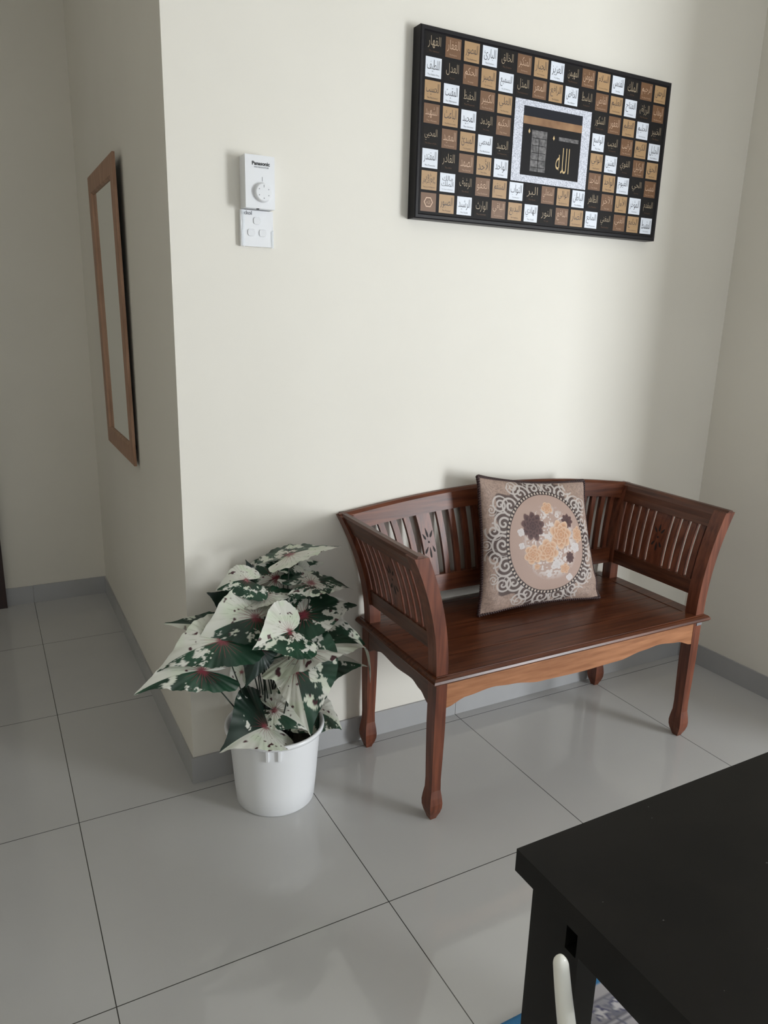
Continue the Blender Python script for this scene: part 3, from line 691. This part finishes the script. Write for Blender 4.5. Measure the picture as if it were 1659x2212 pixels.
ENG = 'Most Gracious|Most Merciful|King|Holy|Source of Peace|Guardian|Protector|Mighty|Compeller|Majestic|Creator|Evolver|Fashioner|Forgiver|Subduer|Bestower|Provider|Opener|All Knowing|Constrictor|Expander|Abaser|Exalter|Honourer|Dishonourer|All Hearing|All Seeing|Judge|Just|Subtle One|Aware|Forbearing|Great|All Forgiving|Appreciative|Most High|Most Great|Preserver|Maintainer|Reckoner|Sublime|Generous|Watchful|Responsive|Vast|Wise|Loving|Glorious|Resurrector|Witness|Truth|Trustee|Strong|Firm|Friend|Praiseworthy|Reckoner|Originator|Restorer|Giver of Life|Taker of Life|Living|Self Existing|Finder|Noble|Unique|One|Eternal|Able|Powerful|Expediter|Delayer|First|Last|Manifest|Hidden|Governor|Most Exalted|Good|Acceptor|Avenger|Pardoner|Kind|Owner of Dominion|Lord of Majesty|Equitable|Gatherer|Rich|Enricher|Preventer|Distresser|Propitious|Light|Guide|Originator|Everlasting|Inheritor|Guide|Patient'.split('|')
gx0, gz1, px_, pz_, tw, thh = 0.666, 2.007, 0.05816, 0.05394, 0.0483, 0.0469
_tc = {}
def add_text(body, cx, cz, wmax, hmax, mi, y, stretch=True):
    key = body
    if key not in _tc:
        c = bpy.data.curves.new('w', 'FONT'); c.body = body; c.size = 1; c.align_x = 'CENTER'; c.resolution_u = 2; c.space_line = 0.75; c.offset = -0.012
        o = bpy.data.objects.new('w', c); COL.objects.link(o); dg = bpy.context.evaluated_depsgraph_get(); dg.update()
        me = bpy.data.meshes.new_from_object(o.evaluated_get(dg))
        vs = np.array([v.co[:2] for v in me.vertices]) if len(me.vertices) else np.zeros((0, 2)); fs = [tuple(p.vertices) for p in me.polygons]
        bpy.data.objects.remove(o); bpy.data.curves.remove(c); bpy.data.meshes.remove(me); _tc[key] = (vs, fs)
    vs, fs = _tc[key]
    if not len(vs): return
    lo, hi = vs.min(0), vs.max(0); w_, h_ = hi-lo
    if stretch: kx, kz = wmax/w_, hmax/h_; kx = min(kx, kz*2.4); kz = min(kz, kx*3.4)
    else: kx = kz = min(wmax/w_, hmax/h_)
    nv = [bm.verts.new((cx+(a-(lo[0]+hi[0])/2)*kx, y, cz+(b-(lo[1]+hi[1])/2)*kz)) for a, b in vs]
    for f in fs:
        try: bm.faces.new([nv[i] for i in f]).material_index = mi
        except ValueError: pass
k = 0
for row in range(8):
    for col in range(14, -1, -1):
        if 2 <= row <= 5 and 5 <= col <= 9: continue
        x = gx0+col*px_; z = gz1-row*pz_; ty = (col-row) % 4
        if col > 9 and 2 <= row <= 5: ty = (col-row) % 4
        quad(x, x+tw, z-thh, z, yp-0.0004, 1+ty)
        ink = {0: 5, 1: 7, 2: 6, 3: 6}[ty]
        if k < len(NAMES):
            add_text(shape(NAMES[k]), x+tw/2, z-thh*0.42, tw*0.80, thh*0.60, ink, yp-0.0008)
            add_text('The '+ENG[k], x+tw/2, z-thh*0.86, tw*0.74, thh*0.085, ink if ty else 2, yp-0.0008, False)
        else:
            for a0, a1 in ((0.30, 0.24),):
                for i in range(6):
                    t0, t1 = PI/3*i, PI/3*(i+1); q = [(a0, t0), (a0, t1), (a1, t1), (a1, t0)]
                    bm.faces.new([bm.verts.new((x+tw/2+tw*r*math.cos(t), yp-0.0008, z-thh/2+thh*r*math.sin(t))) for r, t in q]).material_index = 7
            add_text(shape('الله'), x+tw/2, z-thh/2, tw*0.26, thh*0.2, 7, yp-0.0008)
        k += 1
rel(obj('printed_sheet', bm, PM), PO, pic)
# centre panel
SP = newmat('silver_glitter_border', (0.55, 0.57, 0.64), 0.45); noise_col(SP, (0.38, 0.40, 0.47), (0.70, 0.72, 0.80), ns=330, detail=2, lo=0.35, hi=0.6)
CP = [SP, newmat('photo_black', (0.010, 0.009, 0.010), 0.5, 0.15), newmat('photo_gold_band', (0.22, 0.105, 0.040), 0.4), newmat('photo_grey', (0.10, 0.095, 0.095), 0.5), newmat('photo_gold', (0.62, 0.45, 0.22), 0.35), newmat('photo_night', (0.014, 0.015, 0.022), 0.5, 0.15)]
noise_col(CP[2], (0.19, 0.085, 0.030), (0.36, 0.20, 0.09), scale=(1, 1, 1), ns=14); noise_col(CP[3], (0.045, 0.042, 0.042), (0.17, 0.16, 0.16), ns=110, detail=5)
bm = bmesh.new(); y0 = yp-0.001
box(bm, 0.957, 1.236, y0-0.0012, y0, 1.6875, 1.8985, 0)
quad(0.9885, 1.203, 1.706, 1.8835, y0-0.0016, 5)
quad(0.9885, 1.203, 1.706, 1.853, y0-0.0020, 1)
quad(0.9885, 1.203, 1.838, 1.858, y0-0.0024, 2)
quad(1.021, 1.076, 1.718, 1.825, y0-0.0024, 3)                      # grey embroidered door curtain
for i in range(5): quad(1.024, 1.073, 1.728+i*0.019, 1.7295+i*0.019, y0-0.0028, 1)
quad(1.0478, 1.0492, 1.718, 1.80, y0-0.0030, 1)
quad(1.1195, 1.193, 1.808, 1.818, y0-0.0024, 3)
for x, z, s in ((1.011, 1.820, 0.006), (1.1005, 1.812, 0.006)):
    bm.faces.new([bm.verts.new(p) for p in ((x, y0-0.0026, z-s), (x+s*0.6, y0-0.0026, z), (x, y0-0.0026, z+s*1.2), (x-s*0.6, y0-0.0026, z))]).material_index = 4
add_text(shape('الله'), 1.139, 1.757, 0.050, 0.068, 4, y0-0.0026)
o = rel(obj('centre_panel', bm, CP), PO, pic); o['label'] = 'central photo with silver border and gold writing'

# ------------------------------------------------------------------ mirror
mir = empty('wall_mirror', (0, 0.747, 0.84)); MO = Vector(mir.location)
tag(mir, 'tall narrow mirror with light brown wooden frame hung on the left wall', 'mirror')
def mp(y, z, dx):
    t = (z-0.825)/0.91; return Vector((-0.0125-0.010*t+dx, y+(0.5-t)*0.0, z))
my0, my1, mz0, mz1, mw = 0.574, 1.112, 0.816, 1.747, 0.062
bm = bmesh.new()
def frame_ring(d, dx): return [bm.verts.new(mp(y, z, dx)) for y, z in ((my0+d, mz0+d), (my1-d, mz0+d), (my1-d, mz1-d), (my0+d, mz1-d))]
R_ = [frame_ring(0, 0.009), frame_ring(0, 0.001), frame_ring(0.003, 0), frame_ring(mw-0.006, 0), frame_ring(mw, 0.006), frame_ring(mw, 0.009)]
for a, b in zip(R_, R_[1:]):
    for k in range(4): bm.faces.new((a[k], a[(k+1) % 4], b[(k+1) % 4], b[k]))
rel(obj('mirror_frame', bm, M['mirror_wood']), MO, mir)
bm = bmesh.new(); d = mw-0.003
bm.faces.new([bm.verts.new(mp(y, z, 0.009)) for y, z in ((my0+d, mz0+d), (my1-d, mz0+d), (my1-d, mz1-d), (my0+d, mz1-d))])
bm.faces.new([bm.verts.new(mp(y, z, 0.011)) for y, z in ((my0+d, mz0+d), (my1-d, mz0+d), (my1-d, mz1-d), (my0+d, mz1-d))])
rel(obj('mirror_glass', bm, M['mirror']), MO, mir)
bm = bmesh.new()
vs = [bm.verts.new(mp(y, z, dx)) for dx in (0.0092, 0.0125) for y, z in ((my0+0.03, mz0+0.01), (my1-0.004, mz0+0.01), (my1-0.004, mz1-0.01), (my0+0.03, mz1-0.01))]
for f in ((0, 1, 2, 3), (4, 5, 6, 7), (0, 1, 5, 4), (1, 2, 6, 5), (2, 3, 7, 6), (3, 0, 4, 7)): bm.faces.new([vs[i] for i in f])
o = rel(obj('backing_board', bm, M['frame_blk']), MO, mir)
bm = bmesh.new(); tube(bm, [(W0-0.001, 0.80, 1.71), (-0.018, 0.80, 1.71)], 0.003, 8)
o = rel(obj('hook', bm, M['iron']), MO, mir)
for yy in (0.62, 1.0):
    bm = bmesh.new(); box(bm, -0.004, W0-0.0003, yy-0.008, yy+0.008, 0.86, 0.875)
    rel(obj('spacer_pad', bm, M['frame_blk']), MO, mir)

# ------------------------------------------------------------------ table
tb = empty('black_table', (0.42, -1.9, 0)); TO = Vector(tb.location)
tag(tb, 'black wooden dining table in the lower right corner, near edge of the view', 'table')
tx0, tx1, ty0, ty1 = 0.048, 0.80, -2.45, -1.337
bm = bmesh.new(); box(bm, tx0, tx1, ty0, ty1, 0.722, 0.75)
rel(obj('tabletop', bm, M['black'], bevel=0.002), TO, tb)
lw = 0.030; ld = 0.075
def tleg(x0, y0, slot):
    bm = bmesh.new()
    if slot:                                              # bolt slot cut into the outer face near the top
        ya, yb, za, zb = y0+0.004, y0+0.020, 0.676, 0.7195; xm = x0+0.022
        box(bm, xm, x0+lw, y0, y0+ld, 0.0075, 0.7218)
        box(bm, x0, xm, y0, ya, 0.0075, 0.7218); box(bm, x0, xm, yb, y0+ld, 0.0075, 0.7218)
        box(bm, x0, xm, ya, yb, 0.0075, za); box(bm, x0, xm, ya, yb, zb, 0.7218)
    else: box(bm, x0, x0+lw, y0, y0+ld, 0.0075, 0.7218)
    return bm
for i, (x, y, s) in enumerate(((tx0+0.014, ty1-0.016-ld, True), (tx1-0.014-lw, ty1-0.016-ld, False), (tx0+0.014, ty0+0.016, False), (tx1-0.014-lw, ty0+0.016, False))):
    rel(obj('leg', tleg(x, y, s), M['black']), TO, tb)
for q in ((tx0+0.014, tx0+0.034, ty0+0.016+ld, ty1-0.016-ld), (tx1-0.034, tx1-0.014, ty0+0.016+ld, ty1-0.016-ld), (tx0+0.014+lw, tx1-0.014-lw, ty1-0.040, ty1-0.020), (tx0+0.014+lw, tx1-0.014-lw, ty0+0.020, ty0+0.040)):
    bm = bmesh.new(); box(bm, *q, 0.680, 0.7218); rel(obj('apron', bm, M['black']), TO, tb)
bm = bmesh.new(); random.seed(3)
for i in range(46):
    x, y, r = random.uniform(tx0+.02, 0.78), random.uniform(-1.9, ty1-.01), random.uniform(0.0004, 0.0011)
    f = bm.faces.new([bm.verts.new((x+r*math.cos(a)*1.4, y+r*math.sin(a), 0.7503)) for a in (0, 1.2, 2.4, 3.7, 5)])
o = rel(obj('dust_specks', bm, M['dust']), TO, tb); o['kind'] = 'stuff'

# ------------------------------------------------------------------ rug
rx0, rx1, ry0, ry1 = -0.05, 2.1, -2.75, -1.0
nx, ny = 430, 350
gx = np.linspace(rx0, rx1, nx); gy = np.linspace(ry1, ry0, ny); GX, GY = np.meshgrid(gx, gy, indexing='ij')
dd = np.minimum.reduce([GX-rx0, rx1-GX, ry1-GY, GY-ry0])
C_ = np.ones(GX.shape+(3,))*np.array((0.50, 0.48, 0.52))
def rlines(s, w): return (np.abs(((s) % 1.0)-0.5) < w)
a = GX*1.0; b = dd
flw = np.sin(GX*90)*np.sin(GY*90+1.0)+0.7*np.sin(GX*47+2*np.sin(GY*60)); C_ = mixc(C_, (0.13, 0.14, 0.22), (np.abs(flw) < 0.16)*0.85)
C_ = mixc(C_, (0.22, 0.22, 0.25), ((dd > 0.052)*(dd < 0.095)*0.65))
pet = np.hypot(((GX % 0.042)-0.021), dd-0.074); an = np.arctan2(dd-0.074, (GX % 0.042)-0.021)
C_ = mixc(C_, (0.62, 0.60, 0.63), (pet < 0.016*(0.7+0.3*np.cos(5*an)))*1.0); C_ = mixc(C_, (0.10, 0.10, 0.18), (np.abs(pet-0.016*(0.7+0.3*np.cos(5*an))) < 0.0022)*0.9)
C_ = mixc(C_, (0.42, 0.40, 0.42), (dd < 0.052)*1.0); C_ = mixc(C_, (0.16, 0.15, 0.2), (dd < 0.052)*(np.abs(np.sin(GX*160+GY*160)) < 0.25)*0.7)
for q in (0.052, 0.095, 0.104): C_ = mixc(C_, (0.17, 0.17, 0.20), (np.abs(dd-q) < 0.0022)*0.9)
C_ = mixc(C_, (0.055, 0.20, 0.40), (dd < 0.021)*1.0)
edge = np.clip(dd/0.004, 0, 1); P = np.stack([GX, GY, 0.0008+0.006*edge**0.5], -1)
o = grid_mesh('area_rug', P, C_, [M['rug']]); tag(o, 'grey and white patterned rug with blue border under the black table', 'rug')

# ------------------------------------------------------------------ white chair beside the table
ch = empty('white_chair', (0.03, -1.67, 0)); HO = Vector(ch.location)
tag(ch, 'white chair at the table end, only its upright back post in view', 'chair')
MC = newmat('cream_white_chair_paint', (0.93, 0.92, 0.85), 0.25, 0.5)
def post(y):
    bm = bmesh.new(); rings = []; n = 30; N8 = 16
    for i in range(n+1):
        e = max(0.0, (i-18)/12); z = (0.45+(0.740-0.45)*i/18) if i <= 18 else 0.740+0.011*math.sin(e*PI/2); k = (0.751-z)/0.085
        x = -0.0045+0.015*k+0.002*k*k; s = max(0.04, math.cos(e*PI/2))
        wd = min(1.0, 0.78+0.2*k); ring = []
        for q in range(N8):
            a = 2*PI*(q+.5)/N8; ring.append(bm.verts.new((x+0.0088*s*wd*math.copysign(abs(math.cos(a))**.8, math.cos(a)), y+0.0080*s*wd*math.copysign(abs(math.sin(a))**.8, math.sin(a)), z)))
        rings.append(ring)
    for a, b in zip(rings, rings[1:]):
        for k in range(N8): bm.faces.new((a[k], a[(k+1) % N8], b[(k+1) % N8], b[k]))
    bm.faces.new(rings[0]); bm.faces.new(rings[-1])
    return bm
for y in (-1.468, -1.872): rel(obj('back_post', post(y), MC, smooth=True), HO, ch)
for z0, z1, x in ((0.59, 0.63, 0.012), (0.51, 0.54, 0.030)):
    bm = bmesh.new(); grid_box(bm, x-0.007, x+0.007, -1.864, -1.476, z0, z1, 10, 1, lambda x, y, z: (x-0.03*(1-((y+1.67)/0.2)**2), y, z))
    rel(obj('back_rail', bm, MC, bevel=0.002), HO, ch)
bm = bmesh.new(); box(bm, 0.04, 0.44, -1.88, -1.46, 0.425, 0.452); rel(obj('seat', bm, MC, bevel=0.006), HO, ch)
for x, y in ((0.06, -1.47), (0.06, -1.87), (0.42, -1.47), (0.42, -1.87)):
    bm = bmesh.new(); tube(bm, [(x, y, 0.0075), (x, y, 0.425)], [0.011, 0.016], 12); rel(obj('leg', bm, MC, smooth=True), HO, ch)
